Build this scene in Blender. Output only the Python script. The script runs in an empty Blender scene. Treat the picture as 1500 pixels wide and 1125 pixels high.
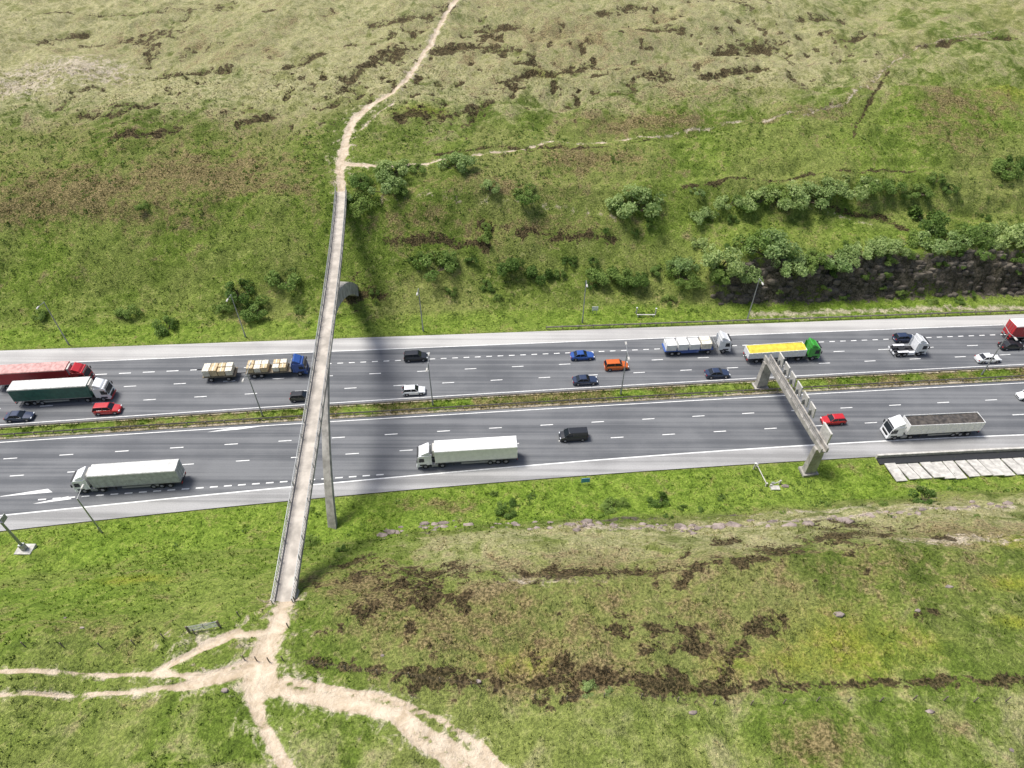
import bpy, math, random
import numpy as np
from mathutils import Vector, Matrix
random.seed(7); rng=np.random.default_rng(7)
scene=bpy.context.scene
PITCH=math.radians(43.8); CH=88.0; FPX=1000.0
cp,sp=math.cos(PITCH),math.sin(PITCH)
# ------------------------------------------------ survey helpers
def raydir(px,py):
    u=(np.asarray(px,float)-750)/FPX; v=(np.asarray(py,float)-562.5)/FPX
    return u, cp-v*sp, -sp-v*cp
def G(px,py,z=0.0):
    dx,dy,dz=raydir(px,py); t=(z-CH)/dz
    return np.array([dx*t,dy*t,z+0*t])
# ------------------------------------------------ noise
def _h(x,y,s):
    n=(x.astype(np.int64)*374761393+y.astype(np.int64)*668265263+s*974634777)&0xffffffff
    n=((n^(n>>13))*1274126177)&0xffffffff
    n=(n^(n>>16))&0xffffffff
    return n/4294967295.0
def vn(x,y,s=0):
    x=np.asarray(x,float); y=np.asarray(y,float)
    xi=np.floor(x); yi=np.floor(y); fx=x-xi; fy=y-yi
    fx=fx*fx*fx*(fx*(fx*6-15)+10); fy=fy*fy*fy*(fy*(fy*6-15)+10)
    a=_h(xi,yi,s);b=_h(xi+1,yi,s);c=_h(xi,yi+1,s);d=_h(xi+1,yi+1,s)
    return (a+(b-a)*fx)+((c+(d-c)*fx)-(a+(b-a)*fx))*fy
def fbm(x,y,sc,oc=4,s=0,r=.5):
    o=0;a=1;t=0;c,si=math.cos(.6),math.sin(.6)
    X=np.asarray(x,float)/sc;Y=np.asarray(y,float)/sc
    for i in range(oc):
        o=o+a*vn(X,Y,s+i*17);t+=a;a*=r
        X,Y=(X*c-Y*si)*2.03+3.1,(X*si+Y*c)*2.03+7.7
    return o/t-.5
def sstep(a,b,x):
    t=np.clip((x-a)/(b-a),0,1);return t*t*(3-2*t)
# ------------------------------------------------ road lines (world functions of X)
def fitline(pts,deg=2):
    p=np.array(pts,float);w=G(p[:,0],p[:,1])
    c=np.polyfit(w[0],w[1],deg)
    x0,x1=-115.,115.
    def f(X):
        X=np.asarray(X,float);Xc=np.clip(X,x0,x1)
        y=np.polyval(c,Xc);d=np.polyval(np.polyder(c),Xc)
        return y+d*(X-Xc)
    return f
Fe=fitline([(0,513),(300,503),(500,497),(750,487),(1000,477),(1250,468),(1500,461)])
Mf=fitline([(0,625),(300,607),(600,587),(750,577),(1000,562),(1250,550),(1500,537)])
Mn=fitline([(0,645),(300,624),(600,607),(750,599),(1000,584),(1250,571),(1500,557)])
Ne=fitline([(0,777),(200,757),(400,738),(600,717),(750,703),(900,691),(1050,684),(1180,676),(1300,669),(1500,657)],3)
Sl=fitline([(0,755),(200,737),(400,718),(600,697),(750,683),(900,672),(1180,655),(1500,637)],3)
# ------------------------------------------------ terrain
NP=([-400,0,3,8,10.5,13,22,30,45,90,400,3000],[0,0,.1,1.2,2.6,5.2,13.5,19.6,21,22.5,30,60])
FPm=([0,4,9,13,20,28,33,60,120,250,600,1500,4000],[0,.15,1.2,3.2,9.5,16,18,24,35,66,120,170,190])
FPr=([0,5,6.6,8.2,10.2,16,23,26,34,60,120,250,600,1500,4000],[0,.15,.7,5.0,8.6,9.6,11,14.5,18.5,24,35,66,120,170,190])
def H(X,Y):
    X=np.asarray(X,float);Y=np.asarray(Y,float)
    br=1-sstep(3,14,np.abs(X+24.6+.12*(Y-37)))      # calm ground around the footbridge
    dn=Ne(X)-Y; df=Y-Fe(X)
    j=fbm(X,Y,14,3,5)
    jn=j*4*sstep(4,12,dn)*(1-br); jf=j*4*sstep(4,14,df)*(1-br)
    zn=np.interp(dn+jn,*NP)
    w=sstep(28,56,X+fbm(X,Y,20,2,9)*15)
    zf=np.interp(df+jf,*FPm)*(1-w)+np.interp(df+jf*.6+fbm(X,Y,4,3,3)*3.*sstep(5,8,df),*FPr)*w
    z=np.where(dn>0,zn,np.where(df>0,zf,0))
    d=np.maximum(dn,df)
    z=z+(fbm(X,Y,38,4,21)*7*sstep(14,60,d)+fbm(X,Y,120,3,31)*14*sstep(50,140,d)+fbm(X,Y,10,4,41)*2.6*sstep(8,22,d))*(1-br)
    q=(df+12*fbm(X,Y,60,2,77))/15.
    fr_=q-np.floor(q)
    t=(np.where(fr_<.8,fr_/.8,(1-fr_)/.2)-.5)*1.5*sstep(20,34,df)*(1-sstep(80,120,df))*sstep(-25,20,X)
    z=z+t
    z=np.where(d<.4,-.28*(1-sstep(-.3,.35,d)),z)
    return z
def hit(pts):
    p=np.array(pts,float).reshape(-1,2)
    dx,dy,dz=raydir(p[:,0],p[:,1])
    t=np.arange(45,640,.6)[None,:]
    X=dx[:,None]*t;Y=dy[:,None]*t;Z=CH+dz[:,None]*t
    D=Z-H(X,Y); below=D<0
    i=np.clip(np.argmax(below,axis=1),1,None);r=np.arange(len(p))
    a=D[r,i-1];b=D[r,i];f=a/(a-b+1e-9)
    tt=t[0,i-1]+f*.6
    return np.stack([dx*tt,dy*tt,CH+dz*tt],1)
# ------------------------------------------------ materials
def newmat(name):
    m=bpy.data.materials.new(name);m.use_nodes=True
    return m,m.node_tree,m.node_tree.nodes['Principled BSDF']
def N(nt,t,**k):
    n=nt.nodes.new(t)
    for a,b in k.items(): setattr(n,a,b)
    return n
def mix(nt,f,a,b,mode='MIX'):
    n=nt.nodes.new('ShaderNodeMix');n.data_type='RGBA';n.blend_type=mode
    for s,v in ((n.inputs[0],f),(n.inputs[6],a),(n.inputs[7],b)):
        if isinstance(v,bpy.types.NodeSocket): nt.links.new(v,s)
        elif isinstance(v,(tuple,list)): s.default_value=(*v,1)
        else: s.default_value=v
    return n.outputs[2]
def mth(nt,op,a,b=0.,c=None,clamp=False):
    n=nt.nodes.new('ShaderNodeMath');n.operation=op;n.use_clamp=clamp
    for i,v in enumerate((a,b) if c is None else (a,b,c)):
        if isinstance(v,bpy.types.NodeSocket): nt.links.new(v,n.inputs[i])
        else: n.inputs[i].default_value=v
    return n.outputs[0]
def rng_(nt,v,a,b):
    n=nt.nodes.new('ShaderNodeMapRange');n.interpolation_type='SMOOTHSTEP'
    nt.links.new(v,n.inputs[0]);n.inputs[1].default_value=a;n.inputs[2].default_value=b
    return n.outputs[0]
def noise(nt,scale,detail=5,rough=.6,vec=None,dist=0):
    n=nt.nodes.new('ShaderNodeTexNoise');n.inputs['Scale'].default_value=scale
    n.inputs['Detail'].default_value=detail;n.inputs['Roughness'].default_value=rough
    n.inputs['Distortion'].default_value=dist
    if vec is not None: nt.links.new(vec,n.inputs['Vector'])
    return n.outputs['Fac']
def simple(name,col,rough=.6,var=.15,scale=3.,metal=0,bump=0,coat=0):
    m,nt,b=newmat(name)
    tc=N(nt,'ShaderNodeTexCoord')
    f=noise(nt,scale,4,.6,tc.outputs['Object'])
    c=mix(nt,rng_(nt,f,.3,.7),tuple(x*(1-var) for x in col),tuple(min(1,x*(1+var)) for x in col))
    nt.links.new(c,b.inputs['Base Color'])
    b.inputs['Roughness'].default_value=rough;b.inputs['Metallic'].default_value=metal
    if coat: b.inputs['Coat Weight'].default_value=coat
    if bump:
        bn=N(nt,'ShaderNodeBump');bn.inputs['Strength'].default_value=bump;bn.inputs['Distance'].default_value=.05
        nt.links.new(noise(nt,scale*6,4,.7,tc.outputs['Object']),bn.inputs['Height']);nt.links.new(bn.outputs[0],b.inputs['Normal'])
    return m
def terrain_mat(name,bump=True):
    m,nt,b=newmat(name)
    geo=N(nt,'ShaderNodeNewGeometry');P=geo.outputs['Position']
    a=N(nt,'ShaderNodeAttribute');a.attribute_name='maskA'
    c=N(nt,'ShaderNodeAttribute');c.attribute_name='maskB'
    sa=N(nt,'ShaderNodeSeparateColor');nt.links.new(a.outputs['Color'],sa.inputs[0])
    sc=N(nt,'ShaderNodeSeparateColor');nt.links.new(c.outputs['Color'],sc.inputs[0])
    path,brown,dark=sa.outputs[0],sa.outputs[1],sa.outputs[2];moss=a.outputs['Alpha']
    straw,rock,lush=sc.outputs[0],sc.outputs[1],sc.outputs[2];bare=c.outputs['Alpha']
    n0=noise(nt,.035,3,.6,P,.5);n1=noise(nt,.16,5,.65,P,.8);n2=noise(nt,.7,5,.72,P,.5);n3=noise(nt,3.2,3,.7,P);n4=noise(nt,11,2,.6,P)
    g=mix(nt,rng_(nt,n1,.38,.62),(.112,.160,.028),(.225,.285,.060))
    g=mix(nt,mth(nt,'MULTIPLY',rng_(nt,n0,.42,.60),.65),g,(.285,.285,.105))
    g=mix(nt,mth(nt,'MULTIPLY',rng_(nt,n2,.5,.68),.7),g,(.40,.385,.17))
    g=mix(nt,mth(nt,'MULTIPLY',rng_(nt,n2,.46,.3),.7),g,(.078,.098,.024))
    lu=mix(nt,rng_(nt,n2,.35,.65),(.13,.225,.022),(.29,.42,.055))
    g=mix(nt,mth(nt,'MULTIPLY',lush,.76),g,lu)
    st=mix(nt,rng_(nt,n2,.3,.7),(.29,.28,.12),(.64,.59,.36))
    sf=rng_(nt,mth(nt,'ADD',straw,mth(nt,'MULTIPLY',mth(nt,'SUBTRACT',n1,.5),2.4)),.2,.9)
    g=mix(nt,mth(nt,'MULTIPLY',sf,.85),g,st)
    def layer(g,mask,col,amp=1.4,lo=.4,hi=.62,nz=None,k=1.):
        f=rng_(nt,mth(nt,'ADD',mask,mth(nt,'MULTIPLY',mth(nt,'SUBTRACT',nz or n2,.5),amp)),lo,hi)
        f=mth(nt,'MULTIPLY',f,rng_(nt,mask,.02,.15))
        return mix(nt,mth(nt,'MULTIPLY',f,k),g,col),f
    n12=mth(nt,'ADD',mth(nt,'MULTIPLY',n1,.5),mth(nt,'MULTIPLY',n2,.5))
    g,_=layer(g,moss,mix(nt,rng_(nt,n2,.3,.7),(.22,.27,.02),(.40,.40,.05)),1.6,.3,.9,n12,.7)
    g,_=layer(g,brown,mix(nt,rng_(nt,n3,.35,.65),(.120,.088,.040),(.31,.23,.125)),2.8,.32,.82,n12,.85)
    g,_=layer(g,bare,mix(nt,rng_(nt,n2,.35,.65),(.42,.35,.26),(.68,.59,.48)),2.0,.35,.8,None,.78)
    g,_=layer(g,dark,mix(nt,rng_(nt,n3,.35,.65),(.030,.022,.012),(.13,.095,.05)),2.8,.36,.62,None,.92)
    g,_=layer(g,rock,mix(nt,rng_(nt,n2,.35,.62),(.030,.028,.020),(.17,.145,.115)),1.8,.32,.55,None,.97)
    g=mix(nt,.75,g,mix(nt,rng_(nt,n3,.3,.7),(.48,.50,.46),(1.45,1.42,1.35)),'MULTIPLY')
    g=mix(nt,.5,g,mix(nt,rng_(nt,n4,.3,.7),(.6,.6,.6),(1.35,1.35,1.35)),'MULTIPLY')
    pc=mix(nt,rng_(nt,n2,.3,.7),(.44,.345,.235),(.70,.59,.45))
    g,pf=layer(g,path,pc,.8,.40,.62,n2,1.)
    nt.links.new(g,b.inputs['Base Color'])
    b.inputs['Roughness'].default_value=.95;b.inputs['Specular IOR Level'].default_value=.15
    if bump:
        bn=N(nt,'ShaderNodeBump');bn.inputs['Strength'].default_value=.9;bn.inputs['Distance'].default_value=.5
        hh=mth(nt,'ADD',n3,mth(nt,'MULTIPLY',n4,.35))
        hh=mth(nt,'MULTIPLY',hh,mth(nt,'SUBTRACT',1.,mth(nt,'MULTIPLY',path,.8)))
        nt.links.new(hh,bn.inputs['Height']);nt.links.new(bn.outputs[0],b.inputs['Normal'])
    return m
TERR=terrain_mat('moorland_grass');TUFT=terrain_mat('grass_blades',False)
def asphalt(name,c0,c1):
    m,nt,b=newmat(name)
    geo=N(nt,'ShaderNodeNewGeometry')
    mp=N(nt,'ShaderNodeMapping');mp.inputs['Rotation'].default_value=(0,0,-.085);mp.inputs['Scale'].default_value=(.008,.75,1)
    nt.links.new(geo.outputs['Position'],mp.inputs['Vector'])
    s=noise(nt,1.,3,.6,mp.outputs[0]);l=noise(nt,.09,4,.6,geo.outputs['Position']);f=noise(nt,6,3,.7,geo.outputs['Position'])
    k=mth(nt,'ADD',mth(nt,'MULTIPLY',s,.7),mth(nt,'MULTIPLY',l,.3))
    c=mix(nt,rng_(nt,k,.40,.60),c0,c1)
    c=mix(nt,.6,c,mix(nt,rng_(nt,f,.3,.7),(.8,.8,.8),(1.2,1.2,1.2)),'MULTIPLY')
    nt.links.new(c,b.inputs['Base Color']);b.inputs['Roughness'].default_value=.85
    return m
ASPH=asphalt('asphalt_lanes',(.098,.103,.112),(.178,.183,.190))
SHO=asphalt('asphalt_shoulder',(.36,.35,.34),(.50,.49,.47))
SHO2=asphalt('asphalt_shoulder_near',(.25,.248,.245),(.39,.385,.38))
WHITE=simple('white_road_paint',(.80,.80,.78),.6,.14,1.5)
CONC=simple('weathered_concrete',(.34,.32,.29),.85,.32,.8,bump=.3)
DECKM=simple('deck_concrete',(.47,.425,.365),.9,.24,.5,bump=.2)
CONL=simple('pale_concrete',(.50,.48,.44),.85,.22,1.2,bump=.3)
STEEL=simple('galvanised_steel',(.33,.34,.34),.5,.15,4,metal=.4)
RUST=simple('weathered_barrier_steel',(.28,.245,.21),.7,.3,2,metal=.2)
WOOD=simple('weathered_timber',(.20,.165,.12),.9,.25,4)
TYRE=simple('tyre_rubber',(.018,.018,.02),.8,.2,6)
HUB=simple('wheel_alloy',(.4,.4,.42),.35,.1,6,metal=.7)
GLASS,_nt,_b=newmat('vehicle_glass');_b.inputs['Base Color'].default_value=(.015,.02,.026,1);_b.inputs['Roughness'].default_value=.08
BLACK=simple('dark_plastic',(.025,.026,.028),.6,.2,5)
CHAS=simple('chassis_dark',(.05,.05,.055),.7,.3,4)
HEADL=simple('headlamp_lens',(.75,.78,.8),.15,.05,5)
TAILL=simple('tail_lamp_lens',(.45,.015,.012),.3,.1,5)
ROCKM=simple('gritstone',(.27,.22,.195),.9,.45,.9,bump=.6)
ROCKD=simple('dark_cutting_rock',(.115,.098,.075),.9,.6,.5,bump=.6)
_pc={}
def paint(n,c,r=.3,v=.05):
    if n not in _pc: _pc[n]=simple(n,c,r,v,1.5,coat=.4)
    return _pc[n]
# ------------------------------------------------ mesh builder
class MB:
    def __init__(s): s.v=[];s.f=[];s.m=[];s.mats=[]
    def mi(s,mat):
        if mat not in s.mats: s.mats.append(mat)
        return s.mats.index(mat)
    def add(s,vs,fs,mat):
        o=len(s.v);s.v+= [tuple(map(float,q)) for q in vs];k=s.mi(mat)
        for f in fs: s.f.append(tuple(i+o for i in f));s.m.append(k)
    def box(s,c,d,mat,rz=0,M=None,taper=1.):
        x,y,z=[q/2 for q in d];vs=[]
        for sz in(-1,1):
            t=taper if sz>0 else 1
            for sx,sy in((-1,-1),(1,-1),(1,1),(-1,1)):
                vs.append(Vector((sx*x*t,sy*y*t,sz*z)))
        R=M or Matrix.Rotation(rz,3,'Z')
        vs=[R@q+Vector(c) for q in vs]
        s.add(vs,[(3,2,1,0),(4,5,6,7),(0,1,5,4),(1,2,6,5),(2,3,7,6),(3,0,4,7)],mat)
    def prism(s,poly,y0,y1,mat,tap=0):
        n=len(poly);vs=[(p[0],y0,p[1]) for p in poly]+[(p[0],y1,p[1]) for p in poly]
        fs=[tuple(range(n)),tuple(range(2*n-1,n-1,-1))]+[(i,i+n,(i+1)%n+n,(i+1)%n) for i in range(n)]
        s.add(vs,fs,mat)
    def cyl(s,a,b,r0,r1,mat,n=10):
        a=Vector(a);b=Vector(b);d=(b-a).normalized();u=d.orthogonal().normalized();w=d.cross(u)
        vs=[a+(u*math.cos(2*math.pi*i/n)+w*math.sin(2*math.pi*i/n))*r0 for i in range(n)]+[b+(u*math.cos(2*math.pi*i/n)+w*math.sin(2*math.pi*i/n))*r1 for i in range(n)]
        s.add(vs,[tuple(range(n-1,-1,-1)),tuple(range(n,2*n))]+[(i,(i+1)%n,(i+1)%n+n,i+n) for i in range(n)],mat)
    def loft(s,rings,mat,cap=True):
        n=len(rings[0]);vs=[q for r in rings for q in r];fs=[]
        for k in range(len(rings)-1):
            for i in range(n):
                j=(i+1)%n;fs.append((k*n+i,k*n+j,(k+1)*n+j,(k+1)*n+i))
        if cap: fs+=[tuple(range(n-1,-1,-1)),tuple(range((len(rings)-1)*n,len(rings)*n))]
        s.add(vs,fs,mat)
    def obj(s,name,parent=None,bevel=0,smooth=False):
        me=bpy.data.meshes.new(name);me.from_pydata(s.v,[],s.f)
        for m in s.mats: me.materials.append(m)
        me.polygons.foreach_set('material_index',s.m)
        import bmesh
        bm=bmesh.new();bm.from_mesh(me);bmesh.ops.recalc_face_normals(bm,faces=bm.faces);bm.to_mesh(me);bm.free()
        if smooth: me.polygons.foreach_set('use_smooth',[True]*len(me.polygons))
        me.update()
        o=bpy.data.objects.new(name,me);scene.collection.objects.link(o)
        if parent: o.parent=parent
        if bevel:
            b=o.modifiers.new('b','BEVEL');b.width=bevel;b.segments=2;b.limit_method='ANGLE'
        return o
def empty(name,loc=(0,0,0),rz=0):
    e=bpy.data.objects.new(name,None);e.location=loc;e.rotation_euler=(0,0,rz);scene.collection.objects.link(e);return e
def npmesh(name,V,F,mat,nper=4,smooth=False,attrs=None):
    me=bpy.data.meshes.new(name);nv=len(V);nf=len(F)
    me.vertices.add(nv);me.vertices.foreach_set('co',np.ascontiguousarray(V,np.float32).ravel())
    me.loops.add(nf*nper);me.loops.foreach_set('vertex_index',np.ascontiguousarray(F,np.int32).ravel())
    me.polygons.add(nf);me.polygons.foreach_set('loop_start',np.arange(0,nf*nper,nper,dtype=np.int32))
    me.update(calc_edges=True)
    if smooth: me.polygons.foreach_set('use_smooth',np.ones(nf,bool))
    if attrs:
        for k,a in attrs.items():
            at=me.attributes.new(k,'FLOAT_COLOR','POINT');at.data.foreach_set('color',np.ascontiguousarray(a,np.float32).ravel())
    me.materials.append(mat);me.update()
    o=bpy.data.objects.new(name,me);scene.collection.objects.link(o);return o
# ------------------------------------------------ terrain grid + masks
def grow(start,step,lim,f=1.13):
    o=[];x=start
    while abs(x)<lim: step*=f;x+=step;o.append(x)
    return o
xs=np.arange(-190,190.01,.5);xs=np.concatenate([grow(-190,-.5,3200)[::-1],xs,grow(190,.5,3200)])
ys=np.concatenate([np.arange(8,140,.4),np.arange(140,245,.6)])
ys=np.concatenate([grow(8,-.4,1800)[::-1],ys,grow(ys[-1],.6,4200)])
GX,GY=np.meshgrid(xs,ys);nx,ny=len(xs),len(ys)
BASE=H(GX,GY)
DN=Ne(GX)-GY;DF=GY-Fe(GX);DD=np.maximum(DN,DF)
def stroke(px,w,soft=.5,ws=1.):
    out=np.zeros_like(GX);P=hit(px)[:,:2]
    w=np.broadcast_to(np.asarray(w,float)*ws,(len(P),))
    for a,b,wa,wb in zip(P[:-1],P[1:],w[:-1],w[1:]):
        m=max(wa,wb)*(1+soft)*1.6+1
        i0,i1=np.searchsorted(xs,[min(a[0],b[0])-m,max(a[0],b[0])+m]);j0,j1=np.searchsorted(ys,[min(a[1],b[1])-m,max(a[1],b[1])+m])
        if i1<=i0 or j1<=j0: continue
        x=GX[j0:j1,i0:i1];y=GY[j0:j1,i0:i1];d=b-a;L=max(1e-6,(d**2).sum())
        t=np.clip(((x-a[0])*d[0]+(y-a[1])*d[1])/L,0,1)
        dist=np.hypot(x-a[0]-t*d[0],y-a[1]-t*d[1]);ww=wa+(wb-wa)*t
        out[j0:j1,i0:i1]=np.maximum(out[j0:j1,i0:i1],np.clip(1-.5*dist/ww,0,1))
    return out
def blob(px,py,rx,ry,k=1.):
    c=hit([(px,py)])[0]
    d=np.sqrt(((GX-c[0])/rx)**2+((GY-c[1])/ry)**2)
    return np.clip(1-.5*d,0,1)*k
def mx(*a):
    o=a[0]
    for q in a[1:]: o=np.maximum(o,q)
    return o
PATHS=[([(418,878),(408,905),(395,930),(382,965)],[1.05,1.4,1.35,1.4]),
 ([(382,965),(368,1000),(375,1040),(400,1090),(430,1140)],[1.4,1.05,.75,.6,.55]),
 ([(382,965),(400,1005),(440,1020),(520,1032),(590,1050),(650,1085),(720,1130)],[1.4,1.05,.75,.75,.8,.6,.6]),
 ([(415,995),(480,1008),(560,1020),(640,1050),(700,1090),(745,1135)],[.4,.35,.3,.35,.45,.45]),
 ([(575,1050),(610,1085),(650,1110),(690,1140)],[.45,.5,.45,.45]),
 ([(380,975),(330,990),(270,1005),(200,1012),(80,1018),(-60,1022)],[1.0,.75,.5,.26,.2,.22]),
 ([(360,968),(300,990),(200,988),(100,986),(-60,990)],[.35,.25,.3,.24,.25]),
 ([(350,925),(310,942),(270,962),(225,985)],[.5,.55,.4,.25]),
 ([(395,925),(350,930)],[.6,.45]),
 ([(500,287),(498,262),(500,232),(508,200),(520,172),(545,152),(575,135),(598,112),(618,82),(635,55),(650,25),(672,-5),(700,-40)],[.9,.9,1.1,.9,1.05,.8,.7,.65,.62,.7,.62,.7,.7]),
 ([(508,240),(550,243),(620,240),(690,228),(760,218),(860,210),(965,200)],[.6,.45,.3,.2,.22,.16,.12]),
 ([(528,190),(560,160),(578,150)],.18)]
pathm=np.zeros_like(GX);tramp=np.zeros_like(GX)
for p,w in PATHS: pathm=np.maximum(pathm,stroke(p,w));tramp=np.maximum(tramp,stroke(p,w,ws=2.6))
wob=fbm(GX,GY,2.0,3,61)
pathm=np.where(pathm>0,np.clip(pathm+wob*.55,0,1),0)
TRACK=[(965,200),(1020,190),(1080,180),(1150,168),(1205,160),(1240,150),(1270,128),(1290,108),(1330,75),(1400,55),(1450,46),(1500,42),(1600,35)]
brown=mx(blob(120,275,30,8,.95),blob(300,255,26,8,.9),blob(60,300,22,6,.9),blob(410,272,10,3,.75),blob(640,740,9,2.,.75),blob(940,178,24,5,.8),blob(880,235,20,5,.75),
  blob(1400,150,15,10,.8),blob(1400,190,12,8,.75),blob(1200,1085,5,3,.9),blob(1180,160,14,4,.6),blob(800,330,24,4,.62),blob(720,270,30,5,.6),
  blob(620,320,26,8,.62),blob(1400,1065,3,2,.6),blob(700,905,28,10,.68),blob(1400,780,18,5,.7),blob(1000,930,26,8,.62),blob(850,60,80,34,.54),blob(200,200,60,24,.52),blob(550,870,12,9,.8),
  blob(1250,830,30,6,.6),blob(850,830,30,6,.62),blob(300,60,60,30,.48),blob(880,990,26,3,.75),blob(120,930,20,4,.5),blob(1000,140,40,10,.55),stroke(TRACK,1.6)*.62,np.full_like(GX,.29))
darkL=[([(560,862),(590,875),(640,880)],1.4),([(520,845),(555,835),(600,838),(650,838),(735,842)],1.2),([(540,870),(545,890)],1.3),([(590,855),(640,868)],1.2),([(500,830),(540,815)],.9),
 ([(760,838),(830,842),(910,838),(980,835),(1060,822),(1110,818)],.85),([(1050,800),(1075,790)],1.),([(1130,806),(1180,800),(1230,785),(1300,778)],1.5),([(1210,775),(1250,770),(1330,775)],1.5),
 ([(965,925),(990,920),(1010,930)],1.0),([(820,970),(825,975)],1.),([(1020,940),(1030,943)],.7),([(985,915),(990,918)],.8),([(900,900),(905,902)],.6),
 ([(450,968),(620,992),(720,1003),(830,998),(880,990),(1010,1010),(1150,1005),(1350,1000),(1560,995)],.48),
 ([(620,995),(700,1002),(760,995)],.85),([(830,1000),(870,995),(900,1000),(1000,1008)],.95),
 ([(500,130),(530,100),(560,80),(610,70)],1.5),([(560,85),(590,80)],1.9),([(640,72),(690,68),(760,75)],1.5),([(545,38),(600,28),(655,12)],1.5),([(690,160),(640,172),(600,165),(575,175)],1.),([(720,150),(690,162)],1.1),([(470,160),(500,150)],.9),
 ([(1050,80),(1085,72),(1140,72)],1.9),([(870,95),(850,102),(780,105),(740,125)],1.2),([(1180,30),(1230,32)],1.5),([(1000,45),(940,42)],1.1),([(240,110),(330,105)],1.2),([(350,180),(400,170)],1.2),([(120,170),(180,165)],1.),([(1030,110),(1110,100)],1.),([(160,205),(260,190)],1.),([(420,100),(470,80)],1.1),([(700,45),(760,40)],1.1),([(880,20),(960,12)],1.2),([(1240,60),(1290,50)],1.),([(60,60),(130,50)],1.),
 ([(1250,200),(1255,180),(1300,105)],.4),([(1350,70),(1400,60),(1480,55)],.7),([(700,330),(760,340),(900,350)],.6),([(560,355),(640,350),(720,362)],.7),
 ([(520,428),(545,430)],2.0),([(1340,900),(1370,895)],.5),([(640,225),(720,215),(840,218),(960,206)],.4),([(1000,275),(1100,262),(1240,250),(1340,250)],.4),([(1200,298),(1290,318),(1340,345)],.5)]
dark=np.zeros_like(GX)
for p,w in darkL: dark=np.maximum(dark,stroke(p,w,ws=1.15)*.72)
dark=np.clip(dark+fbm(GX,GY,3.2,3,19)*.9*(dark>.05),0,.9)
rid=np.clip(1-np.abs(fbm(GX,GY*1.8,30,4,91))*20,0,1)*np.clip((fbm(GX,GY,55,3,92)+.12)*5,0,1)*np.clip((fbm(GX,GY,6,2,93)+.14)*4,0,1)
dark=np.maximum(dark,rid*.68*sstep(38,56,DF)*(1-.5*sstep(50,100,GX)))
spots=np.clip((fbm(GX,GY,2.6,3,94)-.12)*7,0,.78)
reg=mx(blob(610,860,11,8,1.),blob(1000,930,16,5,.7),blob(1250,785,14,4,1),blob(860,985,20,3,.9),blob(700,100,50,24,.85),blob(400,160,34,22,.6),blob(1080,60,46,28,.7),blob(1060,820,18,5,.85),blob(700,950,16,4,.5),blob(850,840,20,3,.75))
dark=np.maximum(dark,spots*sstep(.25,.6,reg))
moss=mx(blob(1230,945,8,5,.85),blob(1160,970,7,3,.8),blob(760,978,5,2.5,.85),blob(1085,975,6,2.5,.7),blob(190,850,6,1.6,.85),blob(1485,795,5,2,.9),blob(1480,855,4,1.5,.9),blob(1490,912,3,1,.9),blob(620,160,10,3,.75),blob(1340,940,5,3,.7),
  blob(715,335,2,5,.6),blob(800,108,8,2,.75),blob(1480,130,7,5,.75),blob(540,760,8,2,.4))
scarp=stroke([(560,292),(650,285),(750,292),(830,305),(900,320)],.6)*.42
bare=mx(blob(110,95,14,7,.85),blob(20,128,12,5,.85),blob(60,112,14,3,.8),blob(800,850,6,1.5,.6),blob(1400,790,9,1.2,.85),blob(280,940,3,2,.6),blob(1200,750,14,1.,.6),blob(1180,463,5,1.5,.6),stroke([(840,773),(990,775),(1150,765),(1300,750),(1480,742)],.9)*.8,
  stroke([(1100,461),(1240,456),(1500,450)],1.)*.8,tramp*.58,stroke(TRACK,.42)*.68,stroke([(1165,175),(1215,152),(1260,128),(1300,90)],.4)*.5,stroke([(1280,330),(1200,300),(1120,290)],.4)*.5,scarp)
wR=sstep(34,54,GX)
rock=np.clip(1.25-np.abs(DF-8.4)/3.2,0,1)*wR*np.clip(.85+fbm(GX,GY,10,3,15)*1.2,0,.95)
rock=np.maximum(rock,np.clip(1-np.abs(DN-12.2)/1.6,0,1)*sstep(-24,-10,GX)*np.clip(.4+fbm(GX,GY,8,3,14)*1.8,0,.72))
strawf=mx(sstep(36,72,DF)*.85*(1-.45*sstep(60,110,GX)*(1-sstep(100,140,DF))),sstep(11,16,DN)*(1-sstep(24,34,DN))*sstep(-24,-4,GX)*.68,sstep(30,50,DN)*.38)
lush=mx(sstep(-.5,1,DN)*(1-sstep(9,13,DN)),sstep(-.5,1,DF)*(1-sstep(5,8,DF))*.9,blob(120,860,40,14,.85),blob(100,370,60,16,.6),blob(400,330,30,8,.55),blob(1450,170,30,10,.8),blob(1200,340,50,9,.65),blob(950,1080,60,7,.4),blob(1150,220,50,12,.5),blob(150,1080,30,5,.5))
micro=(fbm(GX,GY,3.6,2,71)*.8+fbm(GX,GY,1.3,3,72,.6)*.6)*sstep(.3,3,DD)*(1-np.clip(pathm*1.8,0,.92))*(1-.6*sstep(300,600,np.abs(GX)))
Z=BASE+micro-np.clip((pathm-.4)*.5,0,.15)-np.clip(dark-.4,0,1)*1.1*sstep(30,40,DF)
mA=np.stack([pathm,brown,dark,moss],-1);mB=np.stack([strawf,rock,lush,bare],-1)
V=np.stack([GX,GY,Z],-1).reshape(-1,3)
I=np.arange(nx*ny).reshape(ny,nx)
F=np.stack([I[:-1,:-1],I[:-1,1:],I[1:,1:],I[1:,:-1]],-1).reshape(-1,4)
npmesh('moorland_terrain',V,F,TERR,4,True,{'maskA':mA.reshape(-1,4),'maskB':mB.reshape(-1,4)})
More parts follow.
